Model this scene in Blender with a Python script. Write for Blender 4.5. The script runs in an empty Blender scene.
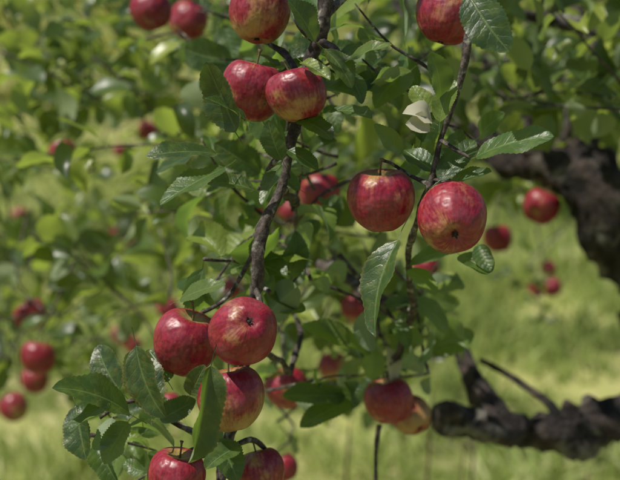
import bpy, math, random
import numpy as np
from mathutils import Vector, Matrix
random.seed(7); rng=np.random.default_rng(7)
S=bpy.context.scene
col=S.collection
# ---------------- camera ----------------
LENS=70.0; TILT=math.radians(12)
CAM=Vector((0,0,1.6))
cd=bpy.data.cameras.new("camera"); cam=bpy.data.objects.new("camera",cd); col.objects.link(cam)
cam.location=CAM; cam.rotation_euler=(math.radians(90)-TILT,0,0)
cd.lens=LENS; cd.sensor_width=36; cd.clip_start=0.05; cd.clip_end=1000
cd.dof.use_dof=True; cd.dof.focus_distance=1.13; cd.dof.aperture_fstop=5.0; cd.dof.aperture_blades=0
S.camera=cam
RIGHT=Vector((1,0,0)); FWD=Vector((0,math.cos(TILT),-math.sin(TILT))); UP=Vector((0,math.sin(TILT),math.cos(TILT)))
K=36.0/LENS/620.0
def W(x,y,d):   # survey helper: sighting (x,y) at distance d -> world position
    return CAM+FWD*d+RIGHT*((x-310)*K*d)+UP*(-(y-240)*K*d)
def V(r,u,t): return RIGHT*r+UP*u-FWD*t
def px(n,d): return n*K*d
# ---------------- material helpers ----------------
def newmat(n):
    m=bpy.data.materials.new(n); m.use_nodes=True; nt=m.node_tree; nt.nodes.clear(); return m,nt
class G:
    def __init__(s,nt): s.nt=nt
    def n(s,t,**k):
        x=s.nt.nodes.new(t)
        for a,b in k.items(): setattr(x,a,b)
        return x
    def l(s,a,b): s.nt.links.new(a,b)
    def math(s,op,a,b=None,c=None,clamp=False):
        x=s.n('ShaderNodeMath',operation=op); x.use_clamp=clamp
        for i,v in enumerate((a,b,c)):
            if v is None: continue
            if isinstance(v,(int,float)): x.inputs[i].default_value=v
            else: s.l(v,x.inputs[i])
        return x.outputs[0]
    def mix(s,f,a,b,mode='MIX'):
        x=s.n('ShaderNodeMix',data_type='RGBA',blend_type=mode)
        for i,v in ((0,f),(6,a),(7,b)):
            if isinstance(v,(int,float)): x.inputs[i].default_value=v
            elif isinstance(v,tuple): x.inputs[i].default_value=(*v,1)
            else: s.l(v,x.inputs[i])
        return x.outputs[2]
    def ramp(s,v,lo,hi):
        x=s.n('ShaderNodeMapRange',interpolation_type='SMOOTHSTEP'); x.inputs[1].default_value=lo; x.inputs[2].default_value=hi
        s.l(v,x.inputs[0]); return x.outputs[0]
    def noise(s,vec,scale,detail=3,rough=0.5):
        x=s.n('ShaderNodeTexNoise'); x.inputs['Scale'].default_value=scale; x.inputs['Detail'].default_value=detail; x.inputs['Roughness'].default_value=rough
        if vec is not None: s.l(vec,x.inputs['Vector'])
        return x.outputs['Fac']

def leaf_mat(name,dark,mid,light,under,trans,veins=True,tw=0.3,rough=0.42,gloss=True):
    m,nt=newmat(name); g=G(nt)
    at=g.n('ShaderNodeAttribute',attribute_name='rnd'); sep=g.n('ShaderNodeSeparateColor'); g.l(at.outputs['Color'],sep.inputs[0])
    r1,r2=sep.outputs[0],sep.outputs[1]
    c=g.mix(g.ramp(r1,0.0,0.65),dark,mid); c=g.mix(g.ramp(r1,0.6,1.0),c,light)
    geo=g.n('ShaderNodeNewGeometry')
    bumpin=None
    und=under
    if veins:
        nz=g.noise(geo.outputs['Position'],90,3)
        c=g.mix(g.math('MULTIPLY',g.ramp(nz,0.4,0.75),0.35),c,light)
        uv=g.n('ShaderNodeUVMap',uv_map='UVMap'); su=g.n('ShaderNodeSeparateXYZ'); g.l(uv.outputs[0],su.inputs[0])
        a=g.math('ABSOLUTE',su.outputs[0]); v=su.outputs[1]
        midr=g.math('SUBTRACT',1.0,g.ramp(a,0.02,0.09))
        f=g.math('SUBTRACT',v,g.math('MULTIPLY',g.math('POWER',a,0.8),0.17))
        f=g.math('ADD',g.math('MULTIPLY',f,7.5),g.math('MULTIPLY',g.noise(geo.outputs['Position'],110,2),0.9))
        f=g.math('FRACT',g.math('ADD',f,g.math('ADD',g.math('MULTIPLY',g.math('SIGN',su.outputs[0]),0.22),g.math('MULTIPLY',r2,3.0))))
        f=g.math('ABSOLUTE',g.math('SUBTRACT',f,0.5))
        side=g.math('MULTIPLY',g.math('SUBTRACT',1.0,g.ramp(f,0.0,0.09)),g.math('SUBTRACT',1.0,g.math('MULTIPLY',a,0.9)))
        vein=g.math('MAXIMUM',midr,g.math('MULTIPLY',side,0.45))
        c=g.mix(g.math('MULTIPLY',vein,0.48),c,(0.19,0.26,0.09))
        und=g.mix(g.math('MULTIPLY',vein,0.5),under,(0.36,0.40,0.24))
        sp=g.noise(geo.outputs['Position'],260,1)
        spot=g.math('MULTIPLY',g.ramp(sp,0.66,0.72),g.ramp(r2,0.3,0.9))
        c=g.mix(spot,c,(0.12,0.06,0.02))
        edge=g.math('MULTIPLY',g.ramp(a,0.84,1.0),g.ramp(r2,0.45,1.0)); c=g.mix(g.math('MULTIPLY',edge,0.6),c,(0.20,0.15,0.05))
        fine=g.noise(geo.outputs['Position'],420,3)
        h=g.math('ADD',g.math('MULTIPLY',vein,-0.9),g.math('MULTIPLY',fine,0.8))
        h=g.math('ADD',h,g.math('MULTIPLY',f,0.8))
        b=g.n('ShaderNodeBump'); b.inputs['Strength'].default_value=0.42; b.inputs['Distance'].default_value=0.0011; g.l(h,b.inputs['Height']); bumpin=b.outputs[0]
    c=g.mix(geo.outputs['Backfacing'],c,und)
    if gloss:
        p=g.n('ShaderNodeBsdfPrincipled'); g.l(c,p.inputs['Base Color'])
        p.inputs['Specular IOR Level'].default_value=0.5
        g.l(g.math('ADD',g.math('MULTIPLY',geo.outputs['Backfacing'],0.35),rough),p.inputs['Roughness'])
    else:
        p=g.n('ShaderNodeBsdfDiffuse'); g.l(c,p.inputs['Color'])
    t=g.n('ShaderNodeBsdfTranslucent'); tc=g.mix(g.ramp(r1,0.2,1.0),trans,tuple(min(1,x*1.5) for x in trans)); g.l(tc,t.inputs[0])
    if bumpin: g.l(bumpin,p.inputs['Normal'])
    mx=g.n('ShaderNodeMixShader'); mx.inputs[0].default_value=tw; g.l(p.outputs[0],mx.inputs[1]); g.l(t.outputs[0],mx.inputs[2])
    o=g.n('ShaderNodeOutputMaterial'); g.l(mx.outputs[0],o.inputs[0]); return m
M_leaf=leaf_mat('apple_leaf',(0.017,0.040,0.015),(0.040,0.082,0.022),(0.17,0.22,0.04),(0.22,0.28,0.17),(0.26,0.42,0.05),rough=0.39)
M_leafmid=leaf_mat('apple_leaf_plain',(0.018,0.038,0.013),(0.055,0.095,0.021),(0.25,0.29,0.05),(0.20,0.25,0.13),(0.38,0.50,0.06),veins=False,tw=0.33,rough=0.36)
M_leafbg=leaf_mat('distant_leaf',(0.05,0.075,0.015),(0.19,0.21,0.04),(0.60,0.56,0.18),(0.28,0.31,0.12),(0.72,0.73,0.19),veins=False,tw=0.40,gloss=False)
M_pale=leaf_mat('withered_leaf',(0.40,0.40,0.30),(0.46,0.45,0.34),(0.5,0.48,0.36),(0.5,0.49,0.4),(0.5,0.5,0.3),veins=False,tw=0.3,gloss=False)
def bark_mat(name,a,b,lich,scale=60,bd=0.25):
    m,nt=newmat(name); g=G(nt); tc=g.n('ShaderNodeTexCoord'); o_=tc.outputs['Object']
    n1=g.noise(o_,scale,6,0.65); n2=g.noise(o_,scale*0.35,4); n3=g.noise(o_,scale*0.9,3)
    c=g.mix(g.ramp(n1,0.40,0.66),a,b); c=g.mix(g.math('MULTIPLY',g.ramp(n2,0.52,0.64),g.ramp(n3,0.42,0.6)),c,lich)
    p=g.n('ShaderNodeBsdfPrincipled'); g.l(c,p.inputs['Base Color']); p.inputs['Roughness'].default_value=0.85
    bb=g.n('ShaderNodeBump'); bb.inputs['Strength'].default_value=1.0; bb.inputs['Distance'].default_value=bd/scale; g.l(n1,bb.inputs['Height']); g.l(bb.outputs[0],p.inputs['Normal'])
    o=g.n('ShaderNodeOutputMaterial'); g.l(p.outputs[0],o.inputs[0]); return m
M_bark=bark_mat('twig_bark',(0.03,0.022,0.018),(0.12,0.093,0.078),(0.28,0.28,0.23),160)
M_limb=bark_mat('limb_bark',(0.010,0.007,0.006),(0.075,0.054,0.045),(0.22,0.21,0.17),34,0.9)
M_cut=bark_mat('sawn_wood',(0.03,0.022,0.018),(0.10,0.075,0.055),(0.14,0.12,0.10),60)
# apple skin
def apple_mat():
    m,nt=newmat('apple_skin'); g=G(nt); tc=g.n('ShaderNodeTexCoord'); oi=g.n('ShaderNodeObjectInfo')
    ob=tc.outputs['Object']; sx=g.n('ShaderNodeSeparateXYZ'); g.l(ob,sx.inputs[0]); x,y,z=sx.outputs
    cv=g.n('ShaderNodeCombineXYZ'); g.l(x,cv.inputs[0]); g.l(y,cv.inputs[1])
    nv=g.n('ShaderNodeVectorMath',operation='NORMALIZE'); g.l(cv.outputs[0],nv.inputs[0])
    cz=g.n('ShaderNodeCombineXYZ'); g.l(g.math('MULTIPLY',z,0.22),cz.inputs[2]); g.l(g.math('MULTIPLY',oi.outputs['Random'],9.0),cz.inputs[0])
    av=g.n('ShaderNodeVectorMath',operation='ADD'); g.l(nv.outputs[0],av.inputs[0]); g.l(cz.outputs[0],av.inputs[1])
    streak=g.noise(av.outputs[0],10,5,0.62)
    off=g.n('ShaderNodeCombineXYZ'); g.l(g.math('MULTIPLY',oi.outputs['Random'],17.0),off.inputs[1])
    av2=g.n('ShaderNodeVectorMath',operation='ADD'); g.l(ob,av2.inputs[0]); g.l(off.outputs[0],av2.inputs[1])
    big=g.noise(av2.outputs[0],0.9,2); med=g.noise(av2.outputs[0],3,4)
    mott=g.noise(av2.outputs[0],9,3,0.5)
    s2=g.math('ADD',g.math('MULTIPLY',streak,0.6),g.math('MULTIPLY',mott,0.4))
    c=g.mix(g.ramp(s2,0.36,0.64),(0.155,0.005,0.016),(0.29,0.016,0.032))
    c=g.mix(g.math('MULTIPLY',g.ramp(med,0.5,0.75),0.3),c,(0.38,0.055,0.06))
    f=g.math('ADD',big,g.math('MULTIPLY',g.math('SUBTRACT',s2,0.5),0.4))
    f=g.math('ADD',f,g.math('MULTIPLY',g.math('SUBTRACT',oi.outputs['Random'],0.5),0.16))
    f=g.math('ADD',f,g.math('MULTIPLY',g.math('MULTIPLY',z,-0.10),oi.outputs['Random']))
    c=g.mix(g.math('MULTIPLY',g.ramp(f,0.57,0.80),0.68),c,(0.42,0.30,0.09))
    rr=g.math('SQRT',g.math('ADD',g.math('MULTIPLY',x,x),g.math('MULTIPLY',y,y)))
    cav=g.math('MULTIPLY',g.math('SUBTRACT',1.0,g.ramp(g.math('ADD',rr,g.math('MULTIPLY',g.math('SUBTRACT',streak,0.5),-0.7)),0.15,0.6)),g.math('GREATER_THAN',z,0))
    c=g.mix(g.math('MULTIPLY',cav,0.8),c,(0.32,0.29,0.08))
    bot=g.math('MULTIPLY',g.math('SUBTRACT',1.0,g.ramp(rr,0.06,0.24)),g.math('LESS_THAN',z,0))
    c=g.mix(g.math('MULTIPLY',bot,0.5),c,(0.20,0.06,0.04))
    vo=g.n('ShaderNodeTexVoronoi'); vo.inputs['Scale'].default_value=9; g.l(av2.outputs[0],vo.inputs['Vector'])
    dots=g.math('SUBTRACT',1.0,g.ramp(vo.outputs['Distance'],0.04,0.12)); c=g.mix(g.math('MULTIPLY',dots,0.4),c,(0.50,0.28,0.20))
    vb=g.n('ShaderNodeTexVoronoi'); vb.inputs['Scale'].default_value=1.7; g.l(av2.outputs[0],vb.inputs['Vector'])
    bl=g.math('SUBTRACT',1.0,g.ramp(g.math('ADD',vb.outputs['Distance'],g.math('MULTIPLY',med,0.08)),0.09,0.13)); c=g.mix(g.math('MULTIPLY',bl,0.8),c,(0.08,0.025,0.02))
    bloom=g.math('MULTIPLY',g.ramp(g.noise(av2.outputs[0],1.6,5,0.65),0.42,0.72),0.10)
    c=g.mix(bloom,c,(0.48,0.36,0.40))
    p=g.n('ShaderNodeBsdfPrincipled'); g.l(c,p.inputs['Base Color'])
    ro=g.math('ADD',0.27,g.math('MULTIPLY',med,0.24)); g.l(ro,p.inputs['Roughness'])
    p.inputs['Specular IOR Level'].default_value=0.5
    hh=g.noise(ob,2.0,2); b=g.n('ShaderNodeBump'); b.inputs['Strength'].default_value=0.12; b.inputs['Distance'].default_value=0.05; g.l(hh,b.inputs['Height']); g.l(b.outputs[0],p.inputs['Normal'])
    o=g.n('ShaderNodeOutputMaterial'); g.l(p.outputs[0],o.inputs[0]); return m
M_skin=apple_mat()
def plain(name,c,r=0.8):
    m,nt=newmat(name); g=G(nt); tc=g.n('ShaderNodeTexCoord'); n=g.noise(tc.outputs['Object'],12,3)
    p=g.n('ShaderNodeBsdfPrincipled'); p.inputs['Roughness'].default_value=r; g.l(g.mix(n,tuple(v*0.6 for v in c),tuple(v*1.4 for v in c)),p.inputs['Base Color'])
    o=g.n('ShaderNodeOutputMaterial'); g.l(p.outputs[0],o.inputs[0]); return m
M_stem=plain('apple_stem',(0.12,0.09,0.04)); M_calyx=plain('calyx',(0.028,0.018,0.012))
# ---------------- mesh helpers ----------------
def mkobj(name,verts,faces,mats,parent=None,smooth=True,midx=None,uvs=None,rnd=None):
    me=bpy.data.meshes.new(name)
    verts=np.asarray(verts,dtype=np.float32); 
    if isinstance(faces,np.ndarray):
        nf,k=faces.shape; me.vertices.add(len(verts)); me.vertices.foreach_set('co',verts.ravel())
        me.loops.add(nf*k); me.loops.foreach_set('vertex_index',faces.ravel().astype(np.int32))
        me.polygons.add(nf); me.polygons.foreach_set('loop_start',np.arange(0,nf*k,k,dtype=np.int32)); me.polygons.foreach_set('loop_total',np.full(nf,k,dtype=np.int32))
        if uvs is not None:
            u=me.uv_layers.new(name='UVMap'); u.data.foreach_set('uv',uvs[faces.ravel()].astype(np.float32).ravel())
        if rnd is not None:
            a=me.color_attributes.new('rnd','FLOAT_COLOR','POINT'); a.data.foreach_set('color',rnd.astype(np.float32).ravel())
        me.update(calc_edges=True)
    else:
        me.from_pydata([tuple(v) for v in verts],[],faces); me.update()
    for m in mats: me.materials.append(m)
    if midx is not None: me.polygons.foreach_set('material_index',midx)
    if smooth: me.polygons.foreach_set('use_smooth',[True]*len(me.polygons))
    ob=bpy.data.objects.new(name,me); col.objects.link(ob)
    if parent: ob.parent=parent
    return ob
def empty(name):
    e=bpy.data.objects.new(name,None); col.objects.link(e); return e
def catmull(P,R,step):
    out=[];rad=[]
    n=len(P)
    for i in range(n-1):
        p0=P[max(i-1,0)];p1=P[i];p2=P[i+1];p3=P[min(i+2,n-1)]
        k=max(2,int((p2-p1).length/step))
        for j in range(k):
            t=j/k
            out.append(0.5*((2*p1)+(p2-p0)*t+(2*p0-5*p1+4*p2-p3)*t*t+(3*p1-p0-3*p2+p3)*t**3)); rad.append(R[i]*(1-t)+R[i+1]*t)
    out.append(P[-1]); rad.append(R[-1]); return out,rad
class Tubes:
    def __init__(s): s.v=[];s.f=[]
    def add(s,P,R,step=0.01,ring=10,rough=0.12,knots=True,wob=0.0):
        pts,rad=catmull(P,R,step); n=len(pts); base=len(s.v)
        nrm=None
        ph=[random.random()*6 for _ in range(4)]
        for i in range(n):
            t=(pts[min(i+1,n-1)]-pts[max(i-1,0)]).normalized()
            if nrm is None: nrm=t.orthogonal().normalized()
            nrm=(nrm-t*nrm.dot(t)).normalized(); b=t.cross(nrm)
            kn=1+ (0.2*max(0,math.sin(i*0.55+ph[0]))**6 if knots else 0)+(0.16*max(0,math.sin(i*0.21+ph[3]))**4 if knots else 0)
            c=pts[i]+(nrm*math.sin(i*0.33+ph[1])+b*math.sin(i*0.41+ph[2]))*wob*rad[i] if 0<i<n-1 else pts[i]
            for j in range(ring):
                a=2*math.pi*j/ring
                r=rad[i]*kn*(1+rough*(math.sin(2*a+i*0.3+ph[1])*0.5+math.sin(3*a-i*0.47+ph[2])*0.5)+rough*0.6*random.uniform(-1,1))
                s.v.append(c+nrm*(r*math.cos(a))+b*(r*math.sin(a)))
        for i in range(n-1):
            for j in range(ring):
                a=base+i*ring+j;b2=base+i*ring+(j+1)%ring
                s.f.append((a,b2,b2+ring,a+ring))
        s.f.append(tuple(base+j for j in range(ring))[::-1]); s.f.append(tuple(base+(n-1)*ring+j for j in range(ring)))
        return pts,rad
    def make(s,name,mat,parent): return mkobj(name,s.v,s.f,[mat],parent)
# ---------------- leaves ----------------
class Leaves:
    def __init__(s,nl,nw,petiole=True): s.nl=nl;s.nw=nw;s.L=[];s.pet=petiole
    def add(s,B,T,w,n,bend=0.15,fold=0.25,wave=0.05,r=None,twist=0.0):
        s.L.append((B[0],B[1],B[2],T[0],T[1],T[2],w,n[0],n[1],n[2],bend,fold,wave,random.random() if r is None else r,random.random(),twist))
    def make(s,name,mat,parent):
        A=np.array(s.L); N=len(A)
        t=np.linspace(0,1,s.nl+1)
        if s.pet: t=np.concatenate([[-0.24,-0.12],t])
        sv=np.linspace(-1,1,s.nw+1)
        tp=np.clip(t,0.0,1)
        prof=(tp**0.55)*((1-tp)**0.66); prof=prof/prof.max(); prof=np.maximum(prof,0.03*(t<0.5)+0.0)
        ser=np.where(np.arange(len(t))%2==0,1.0,0.92) if s.nl>12 else np.ones(len(t))
        TT,SS=np.meshgrid(t,sv,indexing='ij')
        PR=np.repeat((prof)[:,None],s.nw+1,1)
        PR=PR*np.where(np.abs(SS)>0.99,np.repeat(ser[:,None],s.nw+1,1),1.0)
        B=A[:,0:3];T=A[:,3:6];Lv=T-B;L=np.linalg.norm(Lv,axis=1);e1=Lv/L[:,None]
        n=A[:,7:10];n=n-(n*e1).sum(1)[:,None]*e1;n/=np.linalg.norm(n,axis=1)[:,None]+1e-9;e2=np.cross(n,e1)
        w=A[:,6]/2
        tt=TT[None];ss=SS[None];pr=PR[None]
        tw=A[:,15][:,None,None]*tt
        X=tt*L[:,None,None]
        Y=ss*pr*w[:,None,None]
        ph=A[:,13][:,None,None]*20; ph2=A[:,14][:,None,None]*20
        Y=Y*(1+0.07*np.sin(5*tt+ph2*1.7+ss*2)+0.04*np.sin(13*tt+ph+ss*4))
        Z=A[:,11][:,None,None]*np.abs(Y) + A[:,10][:,None,None]*L[:,None,None]*(4*tt*(1-tt))*np.where(tt<0,0.3,1) \
          + A[:,12][:,None,None]*L[:,None,None]*ss**2*pr*np.sin(9*tt+ph+ss*1.2) \
          + 0.012*L[:,None,None]*np.sin(17*tt+ph2)*np.abs(ss)
        side=0.05*L[:,None,None]*np.sin(ph2)*4*tt*(1-tt)
        Y2=(Y+side)*np.cos(tw)-Z*np.sin(tw)*(tt>0); Z2=Z*np.cos(tw)+Y*np.sin(tw)
        P=B[:,None,None,:]+X[...,None]*e1[:,None,None,:]+Y2[...,None]*e2[:,None,None,:]+Z2[...,None]*n[:,None,None,:]
        nr,nc=TT.shape
        verts=P.reshape(-1,3)
        idx=np.arange(nr*nc).reshape(nr,nc)
        f=np.stack([idx[:-1,:-1],idx[1:,:-1],idx[1:,1:],idx[:-1,1:]],-1).reshape(-1,4)
        F=(f[None]+np.arange(N)[:,None,None]*(nr*nc)).reshape(-1,4)
        uv=np.tile(np.stack([SS,TT],-1).reshape(-1,2),(N,1))
        rn=np.repeat(np.stack([A[:,13],A[:,14],A[:,13],np.ones(N)],-1),nr*nc,axis=0)
        return mkobj(name,verts,F,[mat],parent,True,None,uv,rn)
def rv(): return Vector((random.gauss(0,1),random.gauss(0,1),random.gauss(0,1)))
SUN=Vector((-0.44,-0.14,0.86)).normalized()
def twig(tubes,lv,start,d,length,n,ll=0.065,rad=0.0022,droop=0.25,upb=0.5):
    d=d.normalized(); P=[start];p=start.copy()
    for i in range(4):
        d=(d+rv()*0.16+Vector((0,0,-droop*0.12))).normalized(); p=p+d*(length/4); P.append(p.copy())
    pts,rr=catmull(P,[rad,rad*0.9,rad*0.75,rad*0.6,rad*0.4],0.02)
    tubes.add(P,[rad,rad*0.9,rad*0.75,rad*0.6,rad*0.4],0.02,5,0.08)
    ph=random.random()*6
    for k in range(n):
        f=0.12+0.88*k/max(1,n-1); i=min(len(pts)-2,int(f*(len(pts)-1))); q=pts[i]; t=(pts[i+1]-pts[i]).normalized()
        o=t.orthogonal().normalized(); o=Matrix.Rotation(ph+k*2.4+random.uniform(-.4,.4),3,t)@o
        dr=(t*random.uniform(0.3,0.9)+o+Vector((0,0,-random.uniform(0,droop*2.4)))).normalized()
        L=ll*random.uniform(0.5,1.2)
        B=q+dr*L*0.23
        nn=(Vector((0,0,1))*upb+rv()*0.5+SUN*0.3+V(0,0,1)*0.15)
        curl=random.random()<0.25
        lv.add(B,B+dr*L,L*random.uniform(0.5,0.66),nn,random.uniform(0.1,0.28) if curl else random.uniform(0,0.16),random.uniform(0.5,1.1) if curl else random.uniform(0.05,0.5),random.uniform(0.01,0.06),None,random.uniform(-1.2,1.2) if curl else random.uniform(-.5,.5))
    return pts
# ================= APPLE TREE =================
tree=empty('apple_tree')
TB=Tubes(); LM=Tubes(); HL=Leaves(34,6); NL=Leaves(34,6); ML=Leaves(7,4); PL=Leaves(7,4)
cb=[W(332,-60,1.17),W(326,0,1.17),W(318,42,1.18),W(303,85,1.19),W(291,150,1.19),W(279,190,1.18),W(262,235,1.17),W(255,290,1.18),W(246,345,1.2),W(240,400,1.21),W(226,450,1.2),W(214,520,1.19)]
cr=[px(v,1.18) for v in (8,7,6,5,4.6,5.2,5.8,5.2,5,5,5,5)]
TB.add(cb,cr,0.005,12,0.2,wob=.25)
for a in [[(318,42,1.18,4),(335,50,1.16,4),(345,70,1.15,2.5)],
          [(291,150,1.19,4),(272,165,1.2,3),(258,190,1.22,2)],
          [(262,235,1.17,3),(248,262,1.21,2.5),(225,300,1.23,1.8),(190,318,1.19,1.5)],
          [(255,285,1.18,3),(262,320,1.16,2),(243,372,1.17,2),(232,378,1.17,1.5)],
          [(226,450,1.2,4),(180,425,1.22,3),(140,400,1.2,2.5),(100,418,1.18,1.8)],
          [(303,85,1.19,3.5),(285,55,1.22,3),(262,40,1.24,2.2),(240,30,1.26,2)],
          [(318,42,1.18,3.5),(300,25,1.17,3),(292,0,1.17,2.5),(285,-20,1.17,2)],
          [(322,20,1.17,4),(345,-5,1.2,4),(375,-40,1.25,5)],
          [(470,-30,1.12,4.5),(468,45,1.12,3.2),(456,95,1.13,3),(441,140,1.14,2.8),(432,178,1.15,3.4),(430,190,1.15,3)],
          [(441,140,1.14,2),(455,150,1.13,2),(470,158,1.12,1.5)],
          [(430,185,1.15,2),(410,176,1.17,1.8),(392,164,1.17,1.6),(381,160,1.15,1.5)],
          [(432,180,1.15,2),(445,182,1.14,1.8),(453,186,1.13,1.5)],
          [(430,185,1.15,3),(420,210,1.2,3),(408,260,1.3,3),(412,310,1.4,3.5),(395,360,1.5,3.5),(386,384,1.55,2.5)],
          [(412,310,1.4,3),(380,300,1.5,4),(340,275,1.6,6),(295,245,1.7,7),(262,235,1.8,7)],
          [(380,425,1.5,3),(376,455,1.5,2),(374,520,1.5,2)],
          [(226,450,1.2,3),(250,440,1.22,3),(265,448,1.25,2)],
          [(226,450,1.2,3),(200,455,1.2,2.5),(178,450,1.18,2)],
          [(246,345,1.2,3),(280,360,1.35,3),(290,372,1.4,3),(300,330,1.5,2.5),(285,300,1.5,2)],
          [(282,190,1.2,4),(300,215,1.5,5),(285,262,1.6,5),(270,300,1.7,5)],
          ]:
    TB.add([W(x,y,d) for x,y,d,r in a],[px(r,d) for x,y,d,r in a],0.006,8,0.2,wob=.3)
lim=[(760,420,2.3,70),(690,300,2.15,50),(622,222,2.05,35),(585,182,2.05,30),(545,160,2.1,25),(505,146,2.2,18),(455,132,2.4,10),(420,80,2.5,8),(400,0,2.6,7)]
LM.add([W(x,y,d) for x,y,d,r in lim],[px(r,d) for x,y,d,r in lim],0.014,22,0.3,wob=.14)
for a in [[(585,180,2.05,20),(575,120,2.1,12),(590,60,2.2,9),(570,0,2.3,8)],
          [(545,158,2.1,12),(520,110,2.1,8),(480,60,2.2,6),(440,20,2.3,5)],
          [(760,420,2.3,60),(700,425,2.1,30),(640,410,1.95,22),(600,426,1.9,19),(575,436,1.87,20),(548,432,1.85,16),(520,434,1.85,17),(490,424,1.8,14),(465,420,1.79,14),(450,417,1.78,16),(441,416,1.77,15)],
          [(505,428,1.83,11),(487,400,1.85,11),(470,370,1.9,9),(450,340,1.95,8),(420,310,2.0,7),(360,275,2.1,7),(310,255,2.2,6),(270,262,2.3,5)],
          [(572,424,1.86,11),(570,408,1.86,7),(572,402,1.86,5)],
          [(560,430,1.85,6),(550,405,1.85,3.5),(520,382,1.9,3),(480,360,1.95,2.5)],
          [(700,60,1.8,9),(600,30,1.8,7),(540,18,1.8,5),(490,10,1.8,4)],
          [(640,300,2.2,8),(615,260,2.2,5),(612,200,2.2,4),(600,160,2.2,3)]]:
    LM.add([W(x,y,d) for x,y,d,r in a],[px(r,d) for x,y,d,r in a],0.010,18,0.28,wob=.12)
CT=Tubes(); CT.add([W(442,416,1.772),W(439.5,416,1.768)],[px(13,1.77),px(12.5,1.77)],0.002,14,0.1,False); CT.make('sawn_end',M_cut,tree)
tb=W(760,420,2.3)
LM.add([Vector((tb.x+0.25,tb.y+0.1,-0.1)),Vector((tb.x+0.2,tb.y+0.05,0.35)),tb,Vector((tb.x+0.1,tb.y+0.1,1.5)),Vector((tb.x,tb.y+0.2,2.1)),Vector((tb.x-0.3,tb.y+0.3,2.8))],[0.2,0.16,0.14,0.11,0.08,0.05],0.04,20,0.1)
LM.add([Vector((tb.x,tb.y+0.2,2.1)),Vector((0.5,1.9,2.25)),Vector((-0.1,1.5,2.2)),Vector((-0.6,1.3,2.1))],[0.06,0.04,0.025,0.012],0.03,10,0.1)
LM.add([Vector((tb.x,tb.y+0.2,2.1)),Vector((0.9,3.2,2.6)),Vector((0.6,4.2,2.7)),Vector((0.3,5.2,2.6))],[0.06,0.05,0.03,0.012],0.03,10,0.1)
LM.add([Vector((-0.1,1.5,2.2)),Vector((0.05,1.3,1.95)),W(332,-60,1.17)],[0.02,0.014,px(8,1.17)],0.02,10,0.1)
LM.add([Vector((0.5,1.9,2.25)),Vector((0.25,1.45,2.0)),W(470,-30,1.12)],[0.02,0.012,px(5,1.12)],0.02,10,0.1)
def hl(bx,by,tx,ty,d0,d1,w,n,r,bend=0.08,fold=0.3,wave=0.03,tw=0.0,lst=HL):
    lst.add(W(bx,by,d0),W(tx,ty,d1),px(w*1.1,(d0+d1)/2),V(*n),bend,fold,wave,r,tw)
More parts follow.
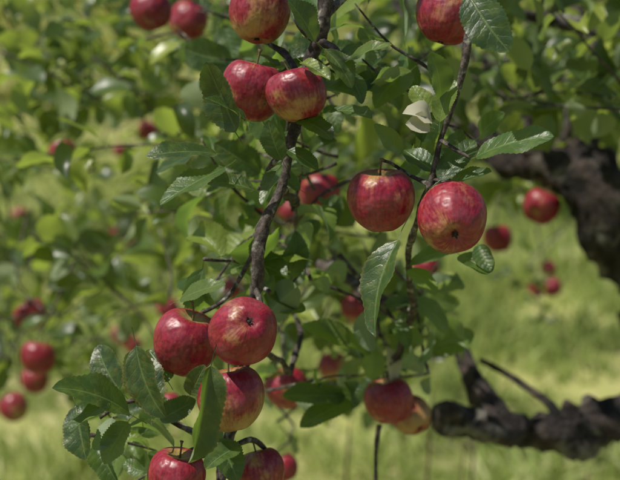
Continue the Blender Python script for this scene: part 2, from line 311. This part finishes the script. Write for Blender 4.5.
hero=[
 (398,240,376,337,1.12,1.10,38,(-.6,.1,.8),.30,.06,.45,.02,.5),
 (476,157,554,136,1.12,1.08,36,(-.1,.75,.65),.6,.06,.15,.03,.2),
 (468,-6,510,52,1.08,1.06,42,(-.3,.3,.9),.15,.05,.25,.02,.2),
 (440,98,430,52,1.12,1.10,26,(.5,.1,.8),.35,.05,.4,.02,-.3),
 (440,122,455,80,1.12,1.12,22,(-.5,.3,.8),.8,.05,.4,.02,.3),
 (432,112,412,86,1.13,1.14,20,(-.3,.5,.8),.9,.05,.3,.02,0),
 (402,152,374,124,1.16,1.14,20,(-.3,.5,.7),.85,.05,.3,.02,0),
 (435,172,404,150,1.16,1.18,24,(.1,.6,.7),.5,.05,.3,.02,0),
 (440,180,474,140,1.14,1.16,28,(-.3,.5,.8),.2,.05,.3,.02,0),
 (447,186,492,172,1.15,1.12,26,(0,.7,.6),.15,.05,.3,.02,0),
 (436,176,452,148,1.17,1.18,22,(-.2,.4,.8),.3,.05,.3,.02,0),
 (216,154,146,156,1.2,1.17,28,(0,.8,.5),.12,.08,.25,.02,-.3),
 (224,168,160,205,1.19,1.15,34,(-.3,.6,.7),.55,.06,.25,.03,.2),
 (254,190,206,184,1.2,1.2,24,(0,.7,.6),.15,.08,.3,.02,.1),
 (236,132,206,62,1.13,1.12,38,(-.7,.2,.7),.2,-.08,.35,.03,.3),
 (246,120,205,98,1.14,1.12,24,(-.2,.7,.6),.15,.05,.3,.02,.3),
 (262,120,240,70,1.24,1.24,30,(-.3,.3,.8),.1,.05,.3,.02,0),
 (315,40,288,0,1.12,1.1,30,(.4,.4,.8),.2,.05,.4,.02,0),
 (325,50,352,88,1.14,1.13,24,(.5,.4,.8),.7,.05,.4,.03,.3),
 (345,62,392,45,1.14,1.1,20,(0,.6,.7),.75,.05,.3,.03,0),
 (345,72,362,104,1.15,1.14,20,(.3,.5,.8),.4,.05,.3,.03,0),
 (302,62,330,80,1.13,1.10,18,(0,.7,.6),.9,.05,.5,.04,0),
 (298,120,332,140,1.16,1.13,24,(.1,.6,.7),.25,.05,.3,.02,0),
 (330,112,372,118,1.17,1.13,20,(0,.7,.6),.6,.05,.3,.03,0),
 (282,160,268,120,1.16,1.15,22,(-.4,.4,.8),.4,.05,.3,.02,0),
 (280,165,262,205,1.17,1.14,20,(-.6,.3,.8),.3,.05,.35,.02,0),
 (288,150,318,170,1.18,1.16,20,(0,.7,.6),.3,.05,.3,.02,0),
 (300,190,270,170,1.22,1.22,20,(0,.7,.6),.5,.05,.3,.02,0),
 (130,414,52,388,1.17,1.12,38,(-.1,.65,.75),.28,.07,.3,.02,.1),
 (136,346,166,418,1.14,1.13,36,(-.5,.3,.85),.32,.05,.35,.02,.2),
 (150,410,130,352,1.16,1.19,40,(.3,.2,.8),.2,.05,.3,.02,0),
 (120,390,98,345,1.2,1.22,30,(-.3,.5,.7),.12,.05,.3,.02,0),
 (211,366,188,464,1.1,1.09,36,(.5,.3,.75),.3,.05,.75,.05,-.6),
 (180,300,226,284,1.19,1.16,22,(0,.6,.7),.75,.05,.2,.02,0),
 (76,406,86,460,1.17,1.15,34,(-.5,.2,.8),.15,.05,.35,.02,0),
 (128,422,104,464,1.16,1.15,28,(-.2,.5,.8),.8,.05,.2,.02,0),
 (112,418,94,450,1.17,1.15,24,(.2,-.5,-.8),.6,.05,.2,.02,0),
 (215,440,238,482,1.16,1.15,30,(.1,.5,.8),.3,.05,.35,.02,0),
 (240,446,205,470,1.15,1.12,24,(-.2,.6,.7),.35,.05,.35,.02,0),
 (160,420,196,400,1.2,1.2,26,(.2,.6,.7),.3,.05,.35,.02,0),
 (196,362,176,372,1.18,1.2,18,(.2,.6,.7),.25,.05,.35,.02,0),
 (190,395,205,365,1.15,1.14,22,(.1,.5,.8),.4,.05,.35,.02,0),
 (168,382,148,350,1.18,1.2,30,(.2,.4,.8),.3,.05,.3,.02,.2),
 (108,402,70,432,1.16,1.12,26,(-.3,.4,.8),.3,.05,.4,.04,.4),
 (370,352,300,325,1.45,1.4,34,(-.1,.7,.6),.8,.05,.25,.02,0),
 (350,345,318,322,1.42,1.4,20,(.3,.5,.7),.95,.05,.25,.02,0),
 (345,396,282,396,1.42,1.4,30,(-.1,.7,.6),.12,.05,.25,.02,0),
 (352,402,300,428,1.42,1.4,28,(-.1,.7,.6),.1,.05,.25,.02,0),
 (372,380,372,345,1.45,1.45,24,(.4,.4,.8),.85,.05,.25,.02,0),
 (410,265,462,250,1.3,1.28,24,(0,.7,.6),.7,.05,.25,.02,0),
 (408,270,436,295,1.3,1.28,22,(.2,.6,.7),.85,.05,.25,.02,0),
 (412,300,448,330,1.4,1.4,24,(.2,.6,.7),.8,.05,.25,.02,0),
 (460,255,490,275,1.25,1.22,22,(0,.6,.7),.5,.05,.3,.02,0),
 (478,245,492,272,1.24,1.22,18,(-.2,.4,.8),.6,.05,.3,.02,0),
]
for h in hero: hl(*h)
hl(432,122,402,114,1.11,1.10,24,(.1,.5,.9),.9,.2,.4,.08,.3,lst=PL)
hl(430,127,405,124,1.11,1.10,20,(.2,.3,.9),.5,.2,.5,.08,-.3,lst=PL)
hl(429,118,407,108,1.115,1.105,16,(-.3,.3,.9),.7,.2,.4,.08,.3,lst=PL)
hl(392,384,386,346,1.5,1.5,14,(.2,.3,.9),.85,.1,.6,.05,.3,lst=PL)
PL.make('withered_leaves',M_pale,tree)
def region(cx,cy,rx,ry,dmin,dmax,n,lv,nleaf=9,length=(0.14,0.26),ll=0.065):
    for _ in range(n):
        a=random.random()*6.283; q=math.sqrt(random.random())
        d=random.uniform(dmin,dmax)
        p=W(cx+rx*q*math.cos(a),cy+ry*q*math.sin(a),d)
        dr=Vector((random.uniform(-1,1),random.uniform(-.6,.6),random.uniform(-.3,.9)))
        twig(TB,lv,p-dr.normalized()*0.08,dr,random.uniform(*length),nleaf,ll)
region(320,80,60,80,1.2,1.4,8,NL,7,(0.1,0.16),0.055)
region(265,150,60,70,1.22,1.45,7,NL,7,(0.1,0.16),0.055)
region(235,240,55,60,1.25,1.55,6,NL,7,(0.1,0.16),0.055)
region(200,20,90,40,1.35,1.7,5,NL,8,(0.1,0.2),0.06)
region(170,420,80,50,1.22,1.35,3,NL,7,(0.08,0.14),0.055)
region(440,140,40,50,1.2,1.35,2,NL,6,(0.08,0.12),0.05)
region(330,390,60,40,1.4,1.7,5,NL,7,(0.1,0.16),0.055)
region(420,290,50,40,1.4,1.8,5,NL,7,(0.1,0.16),0.05)
region(90,180,120,150,1.9,3.2,32,ML,10)
region(30,340,60,60,2.0,2.8,9,ML,9)
region(130,30,150,60,1.8,3.2,26,ML,10)
region(260,190,110,120,1.6,2.8,26,ML,10)
region(550,45,110,75,1.5,3.0,38,ML,10)
region(400,80,80,80,1.7,3.0,18,ML,10)
region(480,200,80,50,2.3,3.0,6,ML,9)
region(330,330,90,60,1.7,2.6,11,ML,9)
region(600,120,50,60,2.3,3.0,10,ML,9)
region(90,400,60,40,2.0,2.8,3,ML,8)
region(560,290,30,20,3.2,3.6,2,ML,8)
for _ in range(34):  # unseen crown twigs above the frame, added to dapple light on the fruit
    p=Vector((random.uniform(-1.2,1.8),random.uniform(1.1,3.2),random.uniform(2.1,3.1)))
    twig(TB,ML,p,rv(),random.uniform(.15,.3),10)
for _ in range(95):  # unseen crown twigs further back, added to throw dappled shade on the grass
    p=Vector((random.uniform(-0.8,1.9),random.uniform(3.2,5.4),random.uniform(2.2,3.2)))
    twig(TB,ML,p,rv(),random.uniform(.2,.35),10,0.08)
# ---------------- apples ----------------
def apple_mesh(seed):
    r=random.Random(seed); nt_,na=34,44; v=[];f=[];mi=[]
    ph=r.random()*6; lop=r.uniform(-.08,.08); hgt=r.uniform(0.98,1.07); oph=r.random()*6; obl=r.uniform(.01,.03)
    for i in range(nt_+1):
        th=math.pi*i/nt_
        for j in range(na):
            a=2*math.pi*j/na
            rad=math.sin(th)**0.92*(1+0.06*math.cos(th)) if 0<i<nt_ else 0.0001
            z=math.cos(th)*hgt
            z-=0.34*math.exp(-(th/0.40)**2); q=math.pi-th
            z+=0.17*math.exp(-(q/0.26)**2)
            lob=0.024*math.cos(5*a+ph)*(0.3+0.7*((1-math.cos(th))/2)**2)
            rad*=1+lob+obl*math.cos(2*a+oph)+0.012*math.cos(a+ph*2)+0.008*math.sin(3*a+2.3*z+oph)
            z+=lop*rad*math.cos(a)-lob*0.7*(1-math.cos(th))/2*math.sin(th)
            v.append((rad*math.cos(a),rad*math.sin(a),z))
    for i in range(nt_):
        for j in range(na):
            a=i*na+j;b=i*na+(j+1)%na; f.append((a,a+na,b+na,b)); mi.append(0)
    base=len(v); bx=r.uniform(-.25,.25); n=8
    for i in range(n+1):
        t=i/n; z=hgt-0.40+t*0.66; rr=0.045*(1-0.3*math.sin(math.pi*t)) + (0.03 if i==n else 0)
        for j in range(6):
            a=2*math.pi*j/6; v.append((bx*t*t+rr*math.cos(a),rr*math.sin(a),z))
    for i in range(n):
        for j in range(6):
            a=base+i*6+j;b=base+i*6+(j+1)%6; f.append((a,b,b+6,a+6)); mi.append(1)
    f.append(tuple(base+n*6+j for j in range(6))); mi.append(1)
    zb=-hgt+0.16
    for k in range(5):
        a=2*math.pi*k/5+r.uniform(-.25,.25); ca,sa=math.cos(a),math.sin(a); b0=len(v); q1=r.uniform(.7,1.1)
        for (rd,w_,zz) in ((0.02,0.04,0.0),(0.065,0.045,-0.03),(0.10*q1,0.026,-0.05+r.uniform(-.05,.0)),(0.12*q1,0.004,-0.08+r.uniform(-.04,.02))):
            v.append((rd*ca-w_*sa,rd*sa+w_*ca,zb+zz)); v.append((rd*ca+w_*sa,rd*sa-w_*ca,zb+zz)); 
        for q in range(3):
            f.append((b0+2*q,b0+2*q+1,b0+2*q+3,b0+2*q+2)); mi.append(2)
    b0=len(v)
    for rd,zz in ((0.085,0.03),(0.07,-0.02),(0.03,-0.05)):
        for j in range(8): v.append((rd*math.cos(j*math.pi/4),rd*math.sin(j*math.pi/4),zb+zz))
    for q in range(2):
        for j in range(8):
            a=b0+q*8+j;b=b0+q*8+(j+1)%8; f.append((a,b,b+8,a+8)); mi.append(2)
    f.append(tuple(b0+16+j for j in range(8))); mi.append(2)
    me=bpy.data.meshes.new('apple'); me.from_pydata(v,[],f); me.update()
    for m in (M_skin,M_stem,M_calyx): me.materials.append(m)
    me.polygons.foreach_set('material_index',mi); me.polygons.foreach_set('use_smooth',[True]*len(mi)); return me
AM=[apple_mesh(s) for s in range(8)]
AN=0; FR=[]
def apple(x,y,r,d=None,cal=(0.1,-0.9,0.35),spin=None):
    global AN
    if d is None: d=39.2/r
    FR.append((x,y,r,d))
    ob=bpy.data.objects.new('apple',AM[AN%8]); col.objects.link(ob); AN+=1
    if abs(cal[0])<0.001 and cal[2]==.3: cal=(random.uniform(-.5,.5),-.9,random.uniform(-.3,.5))
    dn=V(*cal).normalized()
    q=(-dn).to_track_quat('Z','Y').to_matrix().to_4x4()
    R=q@Matrix.Rotation(random.random()*6.28 if spin is None else spin,4,'Z')
    s=px(r,d)/1.02
    ob.matrix_world=Matrix.Translation(W(x,y,d))@R@Matrix.Diagonal((s,s,s,1))
    return ob
heroA=[(260,12,32,1.2,(-.1,-.95,.1)),(252,90,32,1.19,(-.2,-.95,-.2)),(297,94,30,1.15,(.3,-.9,.0)),
 (381,199,34,1.15,(.05,-.98,-.25)),(452,218,36,1.12,(.0,-.5,.82)),(186,342,34,1.19,(-.3,-.9,-.25)),
 (243,331,35,1.12,(.25,.38,.9)),(231,398,34,1.15,(.1,-.95,.0)),(176,476,30,1.17,(-.2,-.9,-.2)),(260,472,25,1.24,(.2,-.9,.1)),
 (447,14,33,1.18,(-.2,-.9,.0)),
 (320,192,21,1.75,(0,-.9,.1)),(389,400,25,1.5,(.2,-.8,-.1)),(411,415,20,1.62,(.4,-.6,.6)),
 (151,10,21,1.75,(0,-.9,.3)),(188,20,20,1.85,(0,-.9,.3)),(541,206,19,None,(0,-.9,.3)),(498,238,15,None,(0,-.9,.3)),
 (62,151,14,None,(0,-.9,.3)),(30,314,17,None,(0,-.9,.3)),(38,357,18,None,(0,-.9,.3)),(35,380,14,None,(0,-.9,.3)),(14,407,15,None,(0,-.9,.3)),
 (357,306,17,2.0,(0,-.9,.3)),(287,388,22,1.6,(0,-.9,.3)),(333,366,15,2.2,(0,-.9,.3)),(284,468,15,1.8,(0,-.9,.3)),
 (168,308,11,None,(0,-.9,.3)),(232,288,12,None,(0,-.9,.3)),(292,212,14,None,(0,-.9,.3)),(537,288,9,3.5,(0,-.9,.3)),(552,287,10,3.5,(0,-.9,.3)),
 (548,268,8,3.6,(0,-.9,.3)),(119,232,8,4,(0,-.9,.3)),(132,240,7,4,(0,-.9,.3)),(120,150,7,4,(0,-.9,.3)),(148,130,11,3.2,(0,-.9,.3)),
 (426,268,14,2.2,(0,-.9,.3)),(408,70,10,3,(0,-.9,.3)),(122,335,11,3.4,(0,-.9,.3)),(133,345,9,3.6,(0,-.9,.3)),(170,405,12,1.7,(0,-.9,.3)),
 (268,203,14,2.4,(0,-.9,.3)),(236,70,12,1.9,(0,-.9,.3)),(130,325,8,4.2,(0,-.9,.3)),(80,250,7,4.5,(0,-.9,.3)),(20,215,8,4.3,(0,-.9,.3)),(385,150,9,3.4,(0,-.9,.3))]
for a in heroA:
    o=apple(*a)
    if a[3] is None or a[3]>1.3:
        p=o.matrix_world@Vector((0,0,1.3)); TB.add([p,p+Vector((random.uniform(-.03,.03),0,0.04)),p+Vector((random.uniform(-.1,.1),0.03,0.14))],[0.0015,0.002,0.003],0.02,5)
        if a[0] not in (537,552,548) : twig(TB,ML,p+Vector((0,0.04,0.03)),Vector((random.uniform(-1,1),.5,.4)),0.14,6)
# thin out the leaves crowding the fruit (as an orchardist would, most fruit hangs free)
def prune(lv):
    out=[]
    for t in lv.L:
        c=Vector(((t[0]+t[3])/2,(t[1]+t[4])/2,(t[2]+t[5])/2))-CAM
        d=c.dot(FWD); keep=True
        if d>0.3:
            x=310+c.x/(K*d); y=240-c.dot(UP)/(K*d)
            for (ax,ay,r,ad) in FR:
                if r>=11 and d<ad and (x-ax)**2+(y-ay)**2<(r*0.8+10)**2 and random.random()<0.85: keep=False;break
        if keep: out.append(t)
    lv.L=out
prune(NL); prune(ML)
TB.make('twigs',M_bark,tree); LM.make('limbs',M_limb,tree)
HL.make('fruiting_leaves',M_leaf,tree); NL.make('spur_leaves',M_leaf,tree); ML.make('crown_leaves',M_leafmid,tree)
# ================= background trees =================
BARK2=bark_mat('orchard_bark',(0.04,0.03,0.025),(0.11,0.09,0.075),(0.2,0.2,0.16),20)
def bg_tree(x,y,h,rad,zlow,nclump,leaf_n,ls=0.085,name='orchard_tree',mat=M_leafbg):
    e=empty(name); T=Tubes(); L=Leaves(2,2,False)
    top=Vector((x+random.uniform(-.2,.2),y,h*0.75))
    T.add([Vector((x,y,-0.1)),Vector((x+random.uniform(-.1,.1),y,h*0.3)),top],[0.12*h/3,0.09*h/3,0.03],0.1,10,0.1)
    for _ in range(nclump):
        u=rv().normalized(); q=random.random()**0.45
        c=Vector((x+u.x*rad*q,y+u.y*rad*q,(h+zlow)/2+u.z*(h-zlow)/2*q))
        if random.random()<0.25: T.add([Vector((x,y,max(0.4,c.z*0.5))),(Vector((x,y,c.z))+c)/2+Vector((0,0,.1)),c],[0.03,0.018,0.006],0.1,5,0.1)
        ax=rv().normalized(); cs=random.uniform(0.12,0.28); tone=random.random()
        for _ in range(leaf_n):
            t=random.uniform(-1,1); p=c+ax*t*cs*1.4+rv()*cs*0.33
            if p.z<0.05: continue
            dr=(rv()+Vector((0,0,-0.5))).normalized(); l=ls*random.uniform(.6,1.25)
            L.add(p,p+dr*l,l*0.6,Vector((0,0,1))*0.5+rv()*0.5+SUN*0.5,0.08,0.25,0,0.55*tone+0.45*random.random())
    T.make('trunk',BARK2,e); L.make('leaves',mat,e)
bg_tree(-2.5,7.2,3.0,1.5,0.7,85,36)
bg_tree(-0.5,9.2,3.2,1.7,0.7,90,36)
bg_tree(2.0,9.2,3.2,1.7,0.9,100,36)
bg_tree(4.3,8.6,3.4,1.8,0.9,80,34)
bg_tree(-5.2,9.0,3.4,1.9,0.6,60,34)
def wood():
    L=Leaves(2,2,False)
    for _ in range(1000):
        x=random.uniform(-14,14); y=random.uniform(15,19); zc=random.uniform(0,4.8)+math.sin(x*0.7)*0.5; tone=random.random()
        for _ in range(17):
            p=Vector((x,y,zc))+rv()*0.36
            if p.z<0: continue
            dr=rv().normalized(); l=random.uniform(.14,.24)
            L.add(p,p+dr*l,l*.6,rv()+SUN*.8,0.05,.2,0,0.7*tone+0.3*random.random())
    L.make('distant_foliage',M_leafbg,None)
wood()
# ================= ground & grass =================
m,nt=newmat('meadow'); g=G(nt); tc=g.n('ShaderNodeTexCoord'); o_=tc.outputs['Object']
c=g.mix(g.ramp(g.noise(o_,0.9,4),0.38,0.62),(0.08,0.11,0.025),(0.36,0.36,0.13)); c=g.mix(g.math('MULTIPLY',g.ramp(g.noise(o_,14,5),0.5,0.7),0.7),c,(0.45,0.40,0.22))
p=g.n('ShaderNodeBsdfDiffuse'); g.l(c,p.inputs['Color'])
o=g.n('ShaderNodeOutputMaterial'); g.l(p.outputs[0],o.inputs[0]); M_ground=m
n=90; xs=np.sign(np.linspace(-1,1,n))*np.abs(np.linspace(-1,1,n))**3*300
X,Y=np.meshgrid(xs,xs,indexing='ij'); Z=0.03*np.sin(X*1.3)*np.cos(Y*1.1)+0.02*np.sin(X*3+Y*2)-0.04
idx=np.arange(n*n).reshape(n,n); F=np.stack([idx[:-1,:-1],idx[1:,:-1],idx[1:,1:],idx[:-1,1:]],-1).reshape(-1,4)
mkobj('ground',np.stack([X,Y,Z],-1).reshape(-1,3),F,[M_ground])
M_grass=leaf_mat('grass_blade',(0.06,0.10,0.025),(0.24,0.31,0.09),(0.74,0.72,0.42),(0.25,0.32,0.10),(0.62,0.70,0.24),veins=False,tw=0.36,gloss=False)
NB=75000
yy=2.6+10*rng.random(NB)**1.3; xx=(rng.random(NB)-.5)*2*(1.4+yy*0.38)
tuft=np.sin(xx*3.1+np.sin(yy*2.3)*2)*np.sin(yy*2.7+np.cos(xx*1.9)*2)+0.6*np.sin(xx*9+yy*4)*np.sin(yy*8-xx*3)
keep=rng.random(NB)<(0.65+0.5*tuft); xx=xx[keep];yy=yy[keep];tuft=tuft[keep];NB=len(xx)
hgt=(0.09+0.09*tuft.clip(-.6,1))*rng.uniform(.6,1.6,NB)
ang=rng.random(NB)*6.283; lean=rng.uniform(0.1,0.9,NB)*hgt; la=rng.random(NB)*6.283; wd=rng.uniform(.003,.007,NB)*(1+yy*0.14)
zb=0.03*np.sin(xx*1.3)*np.cos(yy*1.1)+0.02*np.sin(xx*3+yy*2)-0.045
def ring(fr,lf,w):
    cx=xx+np.cos(la)*lean*lf; cy=yy+np.sin(la)*lean*lf; cz=zb+hgt*fr
    return (np.stack([cx-np.cos(ang)*w*wd,cy-np.sin(ang)*w*wd,cz],-1),np.stack([cx+np.cos(ang)*w*wd,cy+np.sin(ang)*w*wd,cz],-1))
r0=ring(0,0,1);r1=ring(.55,.3,.8);r2=ring(1-0.1,1,.12)
Vv=np.stack([r0[0],r0[1],r1[0],r1[1],r2[0],r2[1]],1).reshape(-1,3)
q=np.array([[0,1,3,2],[2,3,5,4]]); F=(q[None]+np.arange(NB)[:,None,None]*6).reshape(-1,4)
sun_patch=0.5+0.5*np.sin(xx*3.2+1.9*np.sin(yy*2.7))*np.sin(yy*4.1+1.7*np.cos(xx*3.6))  # bright sun patches on the meadow, put into the blade colour
r_=np.clip(rng.random(NB)*0.5+0.2*(tuft*.5+.5)+0.5*sun_patch-0.05,0,1); rn=np.repeat(np.stack([r_,rng.random(NB),r_,np.ones(NB)],-1),6,axis=0)
mkobj('grass',Vv,F,[M_grass],None,True,None,None,rn)
ST=Tubes()
for x_,y_,d_ in ((433,390,2.6),(478,400,2.9),(350,420,3.0),(588,470,3.3),(465,440,3.2)):
    t_=W(x_,y_,d_); ST.add([Vector((t_.x+.02,t_.y,-.05)),Vector((t_.x-.01,t_.y,t_.z*.5)),t_],[.005,.004,.002],.03,6,.05)
ST.make('dry_stalks',plain('dry_stalk',(0.2,0.14,0.07)),None)
# ================= light =================
w=bpy.data.worlds.new("World"); S.world=w; w.use_nodes=True; nt=w.node_tree
sky=nt.nodes.new('ShaderNodeTexSky'); sky.sky_type='NISHITA'; sky.sun_disc=False
el=math.asin(SUN.z); az=math.atan2(SUN.x,SUN.y); sky.sun_elevation=el; sky.sun_rotation=az
bgn=nt.nodes['Background']; nt.links.new(sky.outputs[0],bgn.inputs[0]); bgn.inputs[1].default_value=0.075
sd=bpy.data.lights.new('sun','SUN'); sd.energy=5; sd.angle=math.radians(.5); sd.color=(1,.95,.86)
so=bpy.data.objects.new('sun',sd); col.objects.link(so); so.rotation_euler=SUN.to_track_quat('Z','Y').to_euler(); so.location=(0,0,10)
S.view_settings.view_transform='Standard'; S.view_settings.look='None'; S.view_settings.exposure=0
